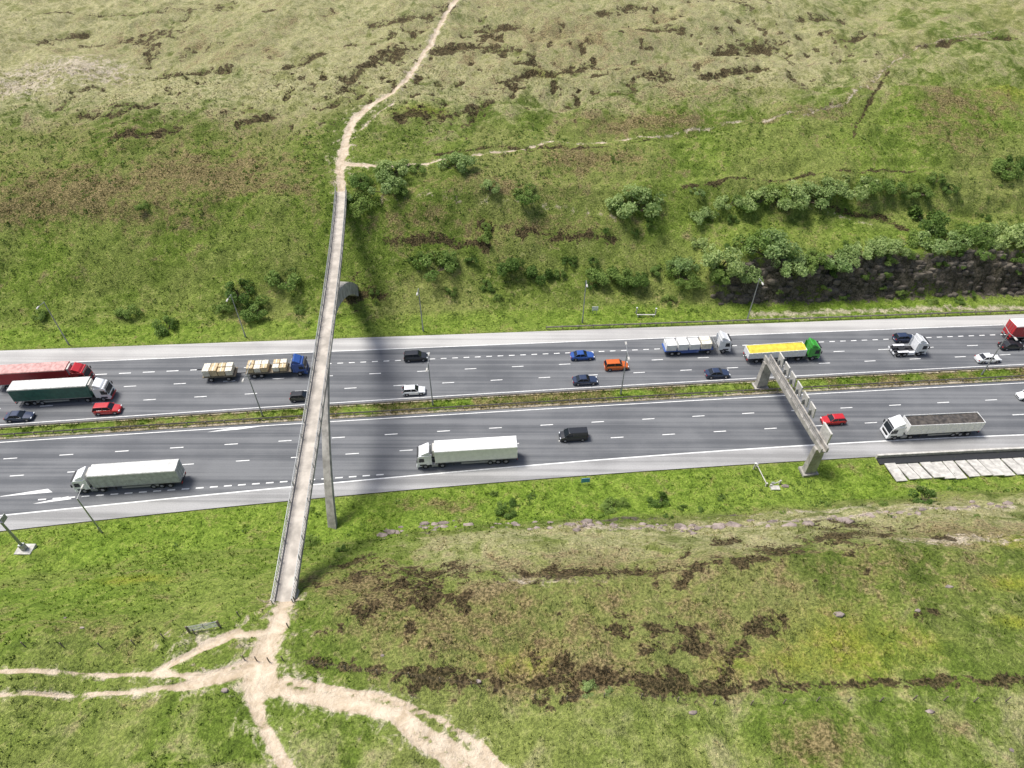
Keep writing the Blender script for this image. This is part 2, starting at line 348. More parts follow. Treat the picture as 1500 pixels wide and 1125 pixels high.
def lookup(arr,x,y):
    i=np.clip(np.searchsorted(xs,x),1,nx-1);j=np.clip(np.searchsorted(ys,y),1,ny-1)
    fx=(x-xs[i-1])/(xs[i]-xs[i-1]);fy=(y-ys[j-1])/(ys[j]-ys[j-1])
    if arr.ndim==3: fx=fx[:,None];fy=fy[:,None]
    return (arr[j-1,i-1]*(1-fx)+arr[j-1,i]*fx)*(1-fy)+(arr[j,i-1]*(1-fx)+arr[j,i]*fx)*fy
def gz(x,y): return float(lookup(Z,np.array([x]),np.array([y]))[0])
def tufts(name,X,Y,Zt,A,B,size,blades=6):
    n=len(X);ang=rng.uniform(0,2*np.pi,(n,blades));r=rng.uniform(0,.5,(n,blades))*size[:,None]
    bx=X[:,None]+np.cos(ang)*r;by=Y[:,None]+np.sin(ang)*r
    w=size[:,None]*rng.uniform(.16,.3,(n,blades));h=size[:,None]*rng.uniform(.5,1.1,(n,blades))
    a2=rng.uniform(0,2*np.pi,(n,blades));lean=h*.6
    v0=np.stack([bx-np.cos(a2)*w,by-np.sin(a2)*w,np.broadcast_to(Zt[:,None]-.04,bx.shape)],-1)
    v1=np.stack([bx+np.cos(a2)*w,by+np.sin(a2)*w,np.broadcast_to(Zt[:,None]-.04,bx.shape)],-1)
    v2=np.stack([bx+np.cos(ang)*lean,by+np.sin(ang)*lean,Zt[:,None]+h],-1)
    V=np.stack([v0,v1,v2],2).reshape(-1,3)
    F=np.arange(len(V)).reshape(-1,3)
    rep=blades*3
    npmesh(name,V,F,TUFT,3,False,{'maskA':np.repeat(A,rep,0),'maskB':np.repeat(B,rep,0)})
n=110000
tx=rng.uniform(-135,140,n);ty=rng.uniform(14,180,n)
d=np.maximum(Ne(tx)-ty,ty-Fe(tx));tA=lookup(mA,tx,ty);tB=lookup(mB,tx,ty)
keep=(d>.7)&(tA[:,0]<.35)&(tB[:,1]<.5)&(fbm(tx,ty,5,3,88)+rng.uniform(-.3,.3,n)>-.08)
tx,ty,tA,tB=tx[keep],ty[keep],tA[keep],tB[keep]
tufts('grass',tx,ty,lookup(Z,tx,ty),tA,tB,rng.uniform(.14,.38,len(tx)),5)
# ------------------------------------------------ road sheets
def sheet(name,fa,fb,z,mat,x0=-900,x1=900,step=3):
    X=np.arange(x0,x1+.1,step);a=fa(X);b=fb(X)
    V=np.concatenate([np.stack([X,a,0*X+z],1),np.stack([X,b,0*X+z],1)]);k=len(X)
    i=np.arange(k-1);F=np.stack([i,i+1,i+1+k,i+k],1)
    return npmesh(name,V,F,mat)
sheet('motorway_carriageway_westbound',Ne,Mn,0,ASPH)
sheet('motorway_carriageway_eastbound',Mf,Fe,0,ASPH)
def Fl(t): return lambda X:Mf(X)+(Fe(X)-Mf(X))*t
sheet('hard_shoulder',Fl(.80),Fe,.004,SHO)
sheet('hard_shoulder',Ne,lambda X:Sl(X),.004,SHO2)
marks=MB()
def line(f,w,x0=-700,x1=700,mark=None,gap=None):
    x=x0
    if mark is None: mark=3.;gap=0.
    while x<x1:
        xe=x+mark
        marks.add([(x,f(x)-w/2,.009),(xe,f(xe)-w/2,.009),(xe,f(xe)+w/2,.009),(x,f(x)+w/2,.009)],[(0,1,2,3)],WHITE)
        x+=mark+gap
line(lambda X:Mn(X)-.6,.16);line(lambda X:Mf(X)+.6,.15)
line(lambda X:Sl(X)+.1,.22)
line(lambda X:Mn(X)-4.5,.16,-400,400,2.2,6.8)
line(lambda X:Mn(X)-8.4,.16,-397,400,2.2,6.8)
line(Fl(.225),.16,-400,400,2.2,6.8);line(Fl(.42),.16,-396,400,2.2,6.8)
line(Fl(.605),.2,-60,200,1.1,1.1);line(Fl(.605),.2,-400,-60,2.2,2.2)
line(Fl(.795),.17)
D=fitline([(100,729),(200,721),(430,705),(600,692)],1)
line(D,.22,-75,-22,1.2,1.)
for poly in ([(0,727),(70,716),(77,721),(0,727.5)],[(48,738),(100,727),(105,731),(60,737)],[(303,633),(345,626),(385,624),(350,629)]):
    w=[tuple(G(*p,z=.012)) for p in poly];marks.add(w,[(0,1,2,3)],WHITE)
marks.obj('lane_markings')
# median
mxs=np.arange(-400,400,.35);fr=np.linspace(0,1,11)
MX=np.repeat(mxs[:,None],11,1);MY=Mn(MX)+.1+(Mf(MX)-Mn(MX)-.2)*fr
prof=np.sin(fr*np.pi)**.5*.18
MZ=.01+prof+fbm(MX,MY,.9,3,5)*.3*np.sin(fr*np.pi)
I=np.arange(MX.size).reshape(MX.shape);F=np.stack([I[:-1,:-1],I[1:,:-1],I[1:,1:],I[:-1,1:]],-1).reshape(-1,4)
mm=np.zeros(MX.shape+(4,));mm2=np.zeros_like(mm);mm[...,1]=np.clip(.38+fbm(MX,MY,9,3,8)*1.4+(np.abs(fr-.5)*.6)[None,:],0,1);mm2[...,2]=np.clip(.8+fbm(MX,MY,12,3,4),0,1);mm2[...,3]=np.clip((np.abs(fr-.5)-.26)*5,0,.8)
npmesh('central_reservation_grass',np.stack([MX,MY,MZ],-1).reshape(-1,3),F,TERR,4,True,{'maskA':mm.reshape(-1,4),'maskB':mm2.reshape(-1,4)})
k=10000;ax=rng.uniform(-130,130,k);ff=rng.uniform(.25,.8,k);ay=Mn(ax)+(Mf(ax)-Mn(ax))*ff;sel=fbm(ax,ay,6,3,33)>-.06
ax,ay=ax[sel],ay[sel];zA=np.zeros((len(ax),4));zA[:,1]=.2;zB=np.zeros((len(ax),4));zB[:,2]=.9
tufts('central_reservation_weeds',ax,ay,np.full(len(ax),.12),zA,zB,rng.uniform(.15,.38,len(ax)),5)
def barrier(name,f,x0,x1,side=1):
    b=MB();X=np.arange(x0,x1,3.2)
    prof=[(-.03,.42),(.05,.48),(-.0,.6),(.05,.72),(-.03,.78),(-.08,.6)]
    rings=[[(x,f(x)+side*p[0],p[1]) for p in prof] for x in X];b.loft(rings,RUST)
    for x in X: b.box((x,f(x)-side*.14,.38),(.13,.13,.78),RUST)
    b.obj(name)
barrier('crash_barrier',lambda X:Mn(X)+.7,-300,300);barrier('crash_barrier',lambda X:Mf(X)-.7,-300,300,-1)
x0=G(800,476)[0];barrier('crash_barrier',lambda X:Fe(X)+.5,x0,250,-1)
# ------------------------------------------------ footbridge
A=hit([(418,876)])[0];B=hit([(500,286)])[0]
zA_,zB_=A[2]+.35,B[2]+.35
cl=[(418,876),(420,865),(436,740),(446,690),(463,600),(475,520),(482,450),(488,400),(499,300),(500,286)]
pts=[]
for px,py in cl:
    z=18.
    for _ in range(8):
        g=G(px,py,z);t=np.clip((g[1]-A[1])/(B[1]-A[1]),0,1);z=zA_+(zB_-zA_)*t+1.0*math.sin(math.pi*t)
    pts.append([g[0],g[1],z])
pts=np.array(pts);BXC=np.polyfit(pts[:,1],pts[:,0],3)
def bx(y): return float(np.polyval(BXC,y))
def bz(y):
    t=(y-A[1])/(B[1]-A[1]);return zA_+(zB_-zA_)*t+1.0*math.sin(math.pi*min(1,max(0,t)))
br=empty('concrete_footbridge')
yy=np.linspace(A[1]-1,B[1]+1,70)
def frame(y):
    dx=(bx(y+.5)-bx(y-.5));t=Vector((dx,1,0)).normalized();return Vector((bx(y),y,bz(y))),Vector((t.y,-t.x,0))
dk=MB();beam=MB();R0=[];R1=[];K1=[];K2=[]
for y in yy:
    p,l=frame(y);t=(y-A[1])/(B[1]-A[1]);dep=.75+.55*(1-abs(2*t-1))
    up=Vector((0,0,1))
    R0.append([p+l*1.0-up*.12,p+l*1.0,p-l*1.0,p-l*1.0-up*.12])
    R1.append([p+l*1.14-up*.13,p+l*.5-up*dep,p-l*.5-up*dep,p-l*1.14-up*.13])
    for K,s in((K1,1),(K2,-1)):
        K.append([p+l*s*1.005-up*.125,p+l*s*1.17-up*.35,p+l*s*1.17+up*.28,p+l*s*1.005+up*.28])
dk.loft(R0,DECKM);beam.loft(R1,CONC);beam.loft(K1,CONC);beam.loft(K2,CONC)
dk.obj('deck',br);beam.obj('beam',br)
ra=MB()
for s in(1,-1):
    for hh,r in((1.2,.05),(.75,.03)):
        for y0,y1 in zip(yy[:-1],yy[1:]):
            p,l=frame(y0);q,l2=frame(y1);ra.cyl(p+l*s*1.09+Vector((0,0,hh)),q+l2*s*1.09+Vector((0,0,hh)),r,r,STEEL,4)
    for y in np.arange(A[1]-1,B[1]+1,.4):
        p,l=frame(y);ra.box(p+l*s*1.09+Vector((0,0,.73)),(.035,.035,.9),STEEL)
    for y in np.arange(A[1]-1,B[1]+1,2.7):
        p,l=frame(y);ra.box(p+l*s*1.09+Vector((0,0,.75)),(.09,.09,1.),STEEL)
ra.obj('railings',br)
def leg(foot,ytop,name,wf,wt,tf,pk=.30,pz=4.2):
    L=MB();y0=foot[1];z0=foot[2]-1.2;rings=[]
    P0=Vector((y0,z0));P1=Vector((y0+(ytop-y0)*pk,bz(ytop)-pz));P2=Vector((ytop,bz(ytop)-1.0))
    for i in range(33):
        t=i/32;q=P0*(1-t)**2+P1*2*t*(1-t)+P2*t*t;d=((P1-P0)*(1-t)+(P2-P1)*t).normalized();nrm=Vector((-d.y,d.x))
        hw=wf+(wt-wf)*min(1,t*1.3)**.7;th=tf+.2*math.sin(math.pi*t)-.25*t
        r=[]
        for sy,sn in((1,1),(1,-1),(-1,-1),(-1,1)):
            a=q+nrm*th*sn;lx=Vector((1,-.11,0)).normalized()
            r.append(Vector((bx(a.x),a.x,a.y))+lx*hw*sy)
        rings.append(r)
    L.loft(rings,CONC);L.obj(name,br,bevel=.05)
yn=float(hit([(487,774)])[0][1])
fn=(bx(yn),yn,float(H(bx(yn),yn)));leg(fn,yn+26,'near_leg',.68,.5,.6)
yf=float(Fe(-33.)+13.);ff_=(bx(yf),yf,float(H(bx(yf),yf)));leg(ff_,yf-28,'far_leg',1.8,.6,1.15,.42,4.6)
ab=MB()
for y,s in((A[1],-1),(B[1],1)):
    ab.box((bx(y),y+s*.2,bz(y)-1.6),(2.7,2.4,2.6),CONC,rz=.11)
ab.obj('abutments',br,bevel=.05)
# ------------------------------------------------ gantry
ga=empty('motorway_sign_gantry');gb=MB()
p0=G(1183,690);p1=G(1113,567);p0[1]-=.2
u=(p1-p0);L=np.linalg.norm(u);u/=L;l=np.array([u[1],-u[0],0]);rz=math.atan2(u[1],u[0])
def gp(s,o,z): return p0+u*s+l*o+np.array([0,0,z])
def gbox(mb,s,o,z,ds,do,dz,m,tap=1): mb.box(gp(s,o,z),(ds,do,dz),m,rz=rz,taper=tap)
for s in(0,L):
    gbox(gb,s,0,3.0,1.2,2.0,6.4,CONC,.8);gbox(gb,s,0,.2,2.,2.6,.5,CONC)
gb.obj('columns',ga,bevel=.04)
g2=MB();gbox(g2,L/2,-.35,6.55,L+2.2,.28,1.0,CONC);gbox(g2,L/2,.65,6.55,L+2.2,.28,1.0,CONC);gbox(g2,L/2,.15,6.2,L+2.2,.72,.2,CONC)
g2.obj('beam',ga,bevel=.03)
g3=MB();SB=simple('sign_back_grey',(.52,.50,.46),.6,.2,2)
for i in range(6):
    s=L-1.6-i*2.45
    M=Matrix.Rotation(rz,3,'Z')@Matrix.Rotation(-.12,3,'X')
    g3.box(gp(s,1.15,8.0),(1.75,.22,2.3),SB,M=M);g3.box(gp(s,.9,7.2),(.12,.5,1.6),STEEL,rz=rz);g3.box(gp(s,1.28,8.0),(1.5,.1,2.0),BLACK,M=M)
g3.box(gp(1.2,1.0,7.9),(2.6,.3,2.6),SB,rz=rz);g3.box(gp(1.2,1.2,7.9),(2.3,.12,2.3),BLACK,rz=rz)
g3.obj('signal_panels',ga,bevel=.02)
g4=MB()
for i in range(9): g4.box(gp(1+i*(L-2)/8,-.5,7.5),(.06,.06,1.0),STEEL,rz=rz)
g4.box(gp(L/2,-.5,8.0),(L,.06,.06),STEEL,rz=rz);g4.box(gp(L/2,-.5,7.6),(L,.04,.04),STEEL,rz=rz);g4.obj('handrail',ga)
# ------------------------------------------------ street lamps
def lamp(base,h,dirs,name='street_lamp'):
    e=empty(name,base);m=MB();m.cyl((0,0,-.3),(0,0,1.3),.17,.15,STEEL,8);m.cyl((0,0,1.3),(0,0,h),.12,.08,STEEL,8)
    for d in dirs:
        m.cyl((0,0,h-.05),(0,d*1.6,h+.25),.06,.05,STEEL,6)
    m.obj('column',e)
    q=MB()
    for d in dirs: q.box((0,d*2.0,h+.27),(.36,.9,.16),SB,taper=.7)
    q.obj('lantern',e,bevel=.03)
for px,py in((360,494),(101,505),(620,485),(853,473),(1094,470)):
    b=hit([(px,py)])[0];lamp(tuple(b),10.5,[-1])
for px,py in((388,602),(636,580),(908,572),(1434,546)):
    b=G(px,py);b[1]=float((Mn(b[0])+Mf(b[0]))/2);lamp(tuple(b),10.5,[-1,1])
b=hit([(149,780)])[0];lamp(tuple(b),8.5,[1])
b=hit([(38,806)])[0];e=empty('cctv_mast',tuple(b));m=MB();m.box((0,0,.1),(2.4,1.8,.5),CONL);m.obj('plinth',e,bevel=.03)
m=MB();m.cyl((0,0,.3),(0,0,9),.22,.14,STEEL,10);m.box((0,0,.9),(.7,.6,1.3),STEEL);m.box((0,0,7.6),(1.8,1.0,.1),STEEL)
for a in(-.9,.9): m.box((a,0,8.1),(.05,1.,.9),STEEL)
m.obj('pole',e)
m=MB();m.box((0,0,9.15),(.6,.6,.3),BLACK);m.cyl((.1,0,9.4),(.7,-.2,9.3),.16,.16,SB,8);m.obj('camera_head',e)
# ------------------------------------------------ vehicles
def wheel(m,x,y,r,w):
    s=1 if y>0 else -1
    m.cyl((x,y-s*w,r),(x,y,r),r,r,TYRE,16);m.cyl((x,y-s*.02,r),(x,y+s*.012,r),r*.58,r*.52,HUB,10)
def place(e,px,py,z,left=False):
    g=G(px,py,z);x=g[0];s=float(Mn(x+1)-Mn(x-1))/2
    e.location=(x,g[1],.012);e.rotation_euler=(0,0,math.atan(s)+(math.pi if left else 0))
def car(name,px,py,col,kind='hatch',left=False):
    L,W,Hh={'hatch':(4.2,1.78,1.48),'saloon':(4.65,1.84,1.44),'suv':(4.6,1.9,1.72),'van':(4.9,1.95,1.92)}[kind]
    e=empty(name);place(e,px,py,Hh*.5,left)
    b=MB();zb=.22;k=Hh/1.48
    st=[(.5,.52,.62),(.485,.62,.8),(.44,.72,.92),(.3,.84,.98),(.2,.92,1.),(0,.95,1.),(-.25,.97,1.),(-.40,.97,.98),(-.47,.93,.92),(-.5,.7,.8)]
    if kind=='saloon': st[7]=(-.38,.99,.97);st[8]=(-.47,.95,.9)
    rings=[]
    for x,zt,w in st:
        zt*=k;h=W/2*w
        rings.append([(x*L,h*.93,zb),(x*L,h,zb+.2),(x*L,h,zt-.2),(x*L,h*.88,zt),(x*L,0,zt+.02),(x*L,-h*.88,zt),(x*L,-h,zt-.2),(x*L,-h,zb+.2),(x*L,-h*.93,zb)])
    b.loft(rings,col);
    xa,xa2,xb2,xb={'hatch':(.22,.06,-.38,-.485),'saloon':(.2,.04,-.22,-.38),'suv':(.24,.11,-.42,-.49),'van':(.33,.18,-.47,-.495)}[kind]
    zb2=.9*k;zt=Hh-.03;wb=W*.44;wt=W*.345
    g=MB();g.loft([[(xa*L,wb,zb2),(xb*L,wb,zb2),(xb*L,-wb,zb2),(xa*L,-wb,zb2)],[(xa2*L,wt,zt),(xb2*L,wt,zt),(xb2*L,-wt,zt),(xa2*L,-wt,zt)]],GLASS)
    if kind=='van':
        b.loft([[(.05*L,wb+.012,zb2),(-.497*L,wb+.012,zb2),(-.497*L,-wb-.012,zb2),(.05*L,-wb-.012,zb2)],[(.03*L,wt+.012,zt),(-.475*L,wt+.012,zt),(-.475*L,-wt-.012,zt),(.03*L,-wt-.012,zt)]],col)
    r=[[(xa2*L+.04,wt+.02,zt-.02),(xb2*L-.06,wt+.02,zt-.02),(xb2*L-.06,-wt-.02,zt-.02),(xa2*L+.04,-wt-.02,zt-.02)],[(xa2*L-.1,wt-.08,zt+.05),(xb2*L+.06,wt-.08,zt+.04),(xb2*L+.06,-wt+.08,zt+.04),(xa2*L-.1,-wt+.08,zt+.05)]]
    b.loft(r,col)
    for s in(1,-1):
        for (x0,x1) in((xa,xa2),(-.1,-.1),(xb,xb2)):
            b.cyl((x0*L,s*wb,zb2),(x1*L,s*(wt+.005),zt),.045,.035,col,5)
        b.box((xa*L-.25,s*(W/2+.07),zb2+.05),(.15,.18,.13),col)
    b.obj('body',e,bevel=.03,smooth=False);g.obj('windows',e)
    w=MB()
    for x in(.31,-.3):
        for s in(1,-1):
            wheel(w,x*L,s*(W/2+.012),.33*(1.1 if kind in('suv','van') else 1),.22)
            w.box((x*L,s*(W/2-.12),.5),(.8,.26,.3),BLACK)
    w.obj('wheels',e)
    l=MB()
    for s in(1,-1):
        l.box((.475*L,s*W*.33,.62*k),(.14,.36,.13),HEADL);l.box((-.49*L,s*W*.36,.8*k),(.08,.28,.16),TAILL)
    l.box((.497*L,0,.42),(.05,.9,.2),BLACK);l.box((-.5*L,0,.5),(.03,.52,.11),WHITE);l.obj('lights',e)
    return e
def cab(e,x0,col,h=3.1,low=None,defl=True):
    b=MB();pf=[(x0-2.15,.95),(x0-.05,.45),(x0,.6),(x0-.02,1.35),(x0-.28,h-.35),(x0-.55,h-.02),(x0-2.15,h)]
    b.prism(pf,-1.22,1.22,col)
    if defl: b.prism([(x0-.75,h+.02),(x0-.95,h+.25),(x0-1.9,h+.75),(x0-2.12,h+.75),(x0-2.12,h+.02)],-1.1,1.1,col)
    for s in(1,-1): b.box((x0-2.32,s*1.16,2.1),(.3,.05,2.4),col)
    b.obj('cab',e,bevel=.06)
    g=MB();
    def fx(z): return x0-.02-.26*(z-1.35)/(h-1.7)+.012
    g.add([(fx(1.55),-1.1,1.55),(fx(1.55),1.1,1.55),(fx(h-.45),1.05,h-.45),(fx(h-.45),-1.05,h-.45)],[(0,1,2,3)],GLASS)
    for s in(1,-1):
        g.add([(x0-.3,s*1.232,1.65),(x0-1.25,s*1.232,1.65),(x0-1.25,s*1.232,h-.55),(x0-.5,s*1.232,h-.55)],[(0,1,2,3)],GLASS)
    g.obj('windows',e)
    t=MB();t.box((x0+.01,0,1.0),(.05,1.7,.55),BLACK);t.box((x0-.0,0,.5),(.2,2.4,.35),low or col)
    for s in(1,-1):
        t.box((x0+.03,s*.95,.75),(.08,.35,.2),HEADL);t.box((x0-.1,s*1.42,2.2),(.12,.22,.6),BLACK);t.box((x0-.1,s*1.3,2.45),(.05,.3,.05),BLACK)
        t.box((x0-1.0,s*1.225,.95),(1.1,.05,.35),BLACK)
    t.box((x0-.25,0,h-.12),(.25,2.1,.1),BLACK);t.obj('grille_and_mirrors',e,bevel=.02)
def axles(e,xs_,dual=()):
    w=MB()
    for x in xs_:
        for s in(1,-1):
            wheel(w,x,s*1.24,.5,.32)
            if x in dual: w.cyl((x,s*.85,.5),(x,s*.6,.5),.5,.5,TYRE,14)
        w.cyl((x,-1.1,.5),(x,1.1,.5),.09,.09,CHAS,6)
    w.obj('wheels',e)
def artic(name,px,py,col,side,top,left=False,L=16.5,kind='box',low=None,z=2.):
    e=empty(name);place(e,px,py,z,left);x1=L/2
    cab(e,x1,col,low=low)
    T=L-3.0;xr=-L/2;xc=xr+T/2;c=MB()
    for s in(.4,-.4): c.box((x1-3.4,s,.85),(5.,.15,.28),CHAS);c.box((xc,s,1.0),(T-.3,.12,.3),CHAS)
    c.box((x1-2.9,1.0,.7),(1.,.5,.55),STEEL);c.box((x1-2.9,-1.0,.7),(1.,.5,.55),CHAS);c.box((xr+.08,0,.6),(.12,2.3,.16),CHAS)
    for s in(1.18,-1.18): c.box((xc-.3,s,.78),(T*.42,.04,.38),STEEL);c.box((xr+T-3.0,s*.75,.6),(.15,.15,1.),CHAS)
    c.box((x1-3.9,0,1.06),(1.2,1.0,.1),CHAS);c.obj('chassis',e)
    b=MB()
    if kind in('box','curtain'):
        b.box((xc,0,2.62),(T,2.5,2.75),side);b.obj('trailer_body',e,bevel=.04)
        t=MB();t.box((xc,0,4.035),(T-.1,2.42,.05),top)
        for s in(1,-1):
            t.box((xc,s*1.262,3.93),(T,.03,.13),top);t.box((xc,s*1.262,1.29),(T,.03,.12),STEEL)
            if kind=='curtain':
                for i in range(22): t.box((xr+.4+i*(T-.8)/21,s*1.258,2.6),(.05,.02,2.5),side)
        for i in range(1,9): t.box((xr+i*T/9,0,4.065),(.05,2.3,.02),top)
        t.box((xr-.02,0,2.65),(.04,.04,2.6),STEEL);t.box((xr-.02,0.6,2.65),(.05,.04,2.6),STEEL);t.box((xr-.02,-.6,2.65),(.05,.04,2.6),STEEL)
        t.box((xr+T+.15,0,3.2),(.35,1.7,1.4),SB);t.obj('trailer_trim',e)
    else:
        zt=3.3 if kind=='tipper' else 2.6
        b.prism([(xr,1.25),(xr+T,1.25),(xr+T,zt+.2),(xr+.0,zt)],-1.25,-1.18,side);b.prism([(xr,1.25),(xr+T,1.25),(xr+T,zt+.2),(xr,zt)],1.18,1.25,side)
        b.box((xr+T-.04,0,(1.25+zt+.2)/2),(.08,2.34,zt-1.05),side);b.box((xr+.04,0,(1.25+zt)/2),(.08,2.34,zt-1.25),side);b.box((xc,0,1.3),(T-.2,2.34,.1),side)
        for i in range(int(T)):
            for s in(1,-1): b.box((xr+.5+i*(T-1)/(int(T)-1),s*1.28,(1.3+zt)/2),(.1,.07,zt-1.35),side)
        b.obj('tipper_body',e)
        t=MB()
        nseg=24;rings=[];dome=0 if kind=='tipper' else .38
        for i in range(nseg+1):
            x=xr+.1+(T-.2)*i/nseg;hh=.1*math.sin(i*2.1)+.08*math.sin(i*.9)
            if dome: hh*=.25
            rings.append([(x,-1.17,zt-.3),(x,-1.17,zt-.1+hh*.3+dome*.2),(x,-.5,zt-.02+hh+dome*.85),(x,.1,zt+.03+hh*.5+dome),(x,.6,zt-.03+hh*.8+dome*.8),(x,1.17,zt-.1+hh*.2+dome*.2),(x,1.17,zt-.3)])
        t.loft(rings,top)
        t.obj('load_cover',e)
    axles(e,[x1-1.35,x1-4.1,xr+1.9,xr+3.2,xr+4.5],(x1-4.1,));
    t=MB()
    for s in(1,-1): t.box((xr+.0,s*.95,.85),(.08,.4,.16),TAILL)
    t.obj('tail_lights',e);return e
PW=paint('white_vehicle_paint',(.82,.83,.84));PR=paint('red_vehicle_paint',(.50,.022,.028));PB=paint('blue_vehicle_paint',(.03,.09,.33));PK=paint('black_vehicle_paint',(.02,.022,.026))
PN=paint('navy_vehicle_paint',(.03,.045,.09));PO=paint('orange_vehicle_paint',(.60,.13,.02));PG=paint('green_curtain',(.03,.12,.095),.5,.2);PY=paint('yellow_load_sheet',(.72,.58,.06),.55,.15)
PGR=paint('green_cab_paint',(.06,.38,.05));PGY=paint('grey_curtain',(.36,.38,.38),.6,.2);PT=paint('trailer_roof_white',(.82,.82,.80),.5,.06);PTG=paint('trailer_roof_grey',(.60,.60,.57),.6,.2);PDK=paint('dark_sheet',(.07,.06,.05),.8,.5);PPK=paint('faded_red_roof',(.55,.30,.27),.6,.3)
artic('articulated_lorry',188,698,PW,PGY,PTG,True,kind='curtain')
artic('articulated_lorry',684,663,PW,PT,PT,True,kind='box')
artic('tipper_lorry',1366,623,PW,PT,PDK,True,L=16.2,kind='tipper',z=1.9)
artic('articulated_lorry',92,573,PW,PG,PTG,kind='curtain',low=PR)
artic('articulated_lorry',62,550,PR,PR,PPK,kind='curtain')
artic('tipper_lorry',1146,515,PGR,PW,PY,L=14.2,kind='low',low=PW,z=1.6)
artic('articulated_lorry',1535,482,PR,PR,PT,kind='curtain')
PAL=simple('pallet_load_timber',(.58,.45,.27),.8,.25,3);SHR=simple('wrapped_pallet',(.74,.68,.56),.5,.2,2)
def pallets(e,x0,n,dx,z,lo=1.,hi=1.4):
    t=MB();q=MB()
    for i in range(n):
        for s in(.6,-.6):
            h=random.uniform(lo,hi);t.box((x0+i*dx,s,z+h/2+.14),(dx*.9,1.1,h),random.choice([PAL,SHR,SHR]))
            q.box((x0+i*dx,s,z+.07),(dx*.92,1.14,.12),WOOD);q.box((x0+i*dx,s,z+h+.16),(dx*.15,1.12,.03),SHR)
    t.obj('palletised_load',e,bevel=.04);q.obj('pallets',e)
e=empty('flatbed_lorry');place(e,405,537,1.6);cab(e,5.6,PB,2.9);c=MB();c.box((-1.2,0,.95),(9,.9,.25),CHAS);c.box((-1.4,0,1.15),(8.4,2.45,.16),WOOD);c.box((2.85,0,1.8),(.1,2.4,1.3),STEEL);c.box((2.0,0,1.05),(.6,2.2,.2),CHAS);c.obj('bed',e);pallets(e,-4.6,3,1.3,1.25);pallets(e,.1,2,1.3,1.25,.9,1.2);axles(e,[4.3,-2.8,-4.1],(-2.8,))
e=empty('drawbar_trailer');place(e,322,544,1.5);c=MB();c.box((0,0,1.0),(6,.9,.2),CHAS);c.box((0,0,1.15),(6,2.45,.16),WOOD);c.box((4.0,0,.8),(2.4,.12,.12),CHAS);c.obj('bed',e);pallets(e,-2.1,4,1.35,1.25);axles(e,[1.6,-1.6])
e=empty('flatbed_lorry');place(e,1020,504,1.7);cab(e,6.6,PW,3.1);c=MB();c.box((-1.4,0,.95),(10,.9,.25),CHAS);c.box((-1.7,0,1.15),(9.6,2.45,.16),PB);c.box((3.3,0,1.8),(.1,2.4,1.3),STEEL);
for s in(1,-1): c.box((-1.7,s*1.2,.8),(4.,.05,.45),PB)
c.obj('bed',e)
t=MB()
for i in range(4):
    for s in(.6,-.6):
        h=random.uniform(1.1,1.6);t.box((-5.2+i*2.3,s,1.25+h/2),(2.0,1.1,h),random.choice([PT,SHR,PT]))
for i in range(5): t.cyl((-6.2+i*2.2,-1.15,2.95),(-6.2+i*2.2,1.15,2.95),.05,.05,STEEL,5)
t.obj('palletised_load',e,bevel=.05);axles(e,[5.2,2.2,-3.6,-4.9],(2.2,))
e=empty('tractor_unit_lorry');place(e,1332,507,1.6);cab(e,3.1,PW,3.1);c=MB()
for s in(.4,-.4): c.box((-.9,s,.85),(5.,.18,.28),CHAS)
c.box((-1.4,0,1.1),(1.2,1.1,.12),BLACK);c.box((.2,1.0,.7),(1.3,.5,.6),STEEL);c.box((.2,-1.0,.7),(1.3,.5,.6),PW)
for s in(1,-1): c.box((-1.5,s*1.0,1.12),(2.2,.5,.06),PW)
c.box((-3.3,0,.75),(.1,2.3,.3),PW);c.obj('chassis',e);axles(e,[1.75,-1.1,-2.3],(-1.1,))
for nm,px,py,c_,k,l_ in [('suv_car',609,521,PK,'suv',0),('hatchback_car',606,571,PW,'hatch',0),('saloon_car',853,520,PB,'saloon',0),('saloon_car',857,556,PN,'saloon',0),
  ('hatchback_car',903,534,PO,'suv',0),('saloon_car',1051,546,PN,'saloon',0),('hatchback_car',442,580,PK,'hatch',0),('saloon_car',28,609,PN,'saloon',0),('people_carrier_car',157,598,PR,'suv',0),
  ('hatchback_car',1325,494,PN,'hatch',0),('saloon_car',1448,524,PW,'saloon',0),('saloon_car',1482,505,PK,'saloon',0),('delivery_van',840,636,PK,'van',1),('hatchback_car',1221,614,PR,'hatch',1),('hatchback_car',1508,578,PW,'hatch',1),
  ('saloon_car',1560,520,PN,'saloon',0),('hatchback_car',-60,655,PW,'hatch',1)]:
    car(nm,px,py,c_,k,bool(l_))
# ------------------------------------------------ shrubs
def leafmat(name,c0,c1,tr=.45):
    m,nt,b=newmat(name);a=N(nt,'ShaderNodeAttribute');a.attribute_name='tint';oi=N(nt,'ShaderNodeObjectInfo')
    s=N(nt,'ShaderNodeSeparateColor');nt.links.new(a.outputs['Color'],s.inputs[0])
    c=mix(nt,s.outputs[0],c0,c1)
    c=mix(nt,.5,c,mix(nt,oi.outputs['Random'],(.60,.72,.7),(1.35,1.2,1.2)),'MULTIPLY')
    nt.links.new(c,b.inputs['Base Color']);b.inputs['Roughness'].default_value=.7;b.inputs['Specular IOR Level'].default_value=.2
    if tr:
        t=N(nt,'ShaderNodeBsdfTranslucent');nt.links.new(c,t.inputs['Color']);ms=N(nt,'ShaderNodeMixShader');ms.inputs[0].default_value=tr
        out=[n for n in nt.nodes if n.type=='OUTPUT_MATERIAL'][0]
        nt.links.new(b.outputs[0],ms.inputs[1]);nt.links.new(t.outputs[0],ms.inputs[2]);nt.links.new(ms.outputs[0],out.inputs[0])
    return m
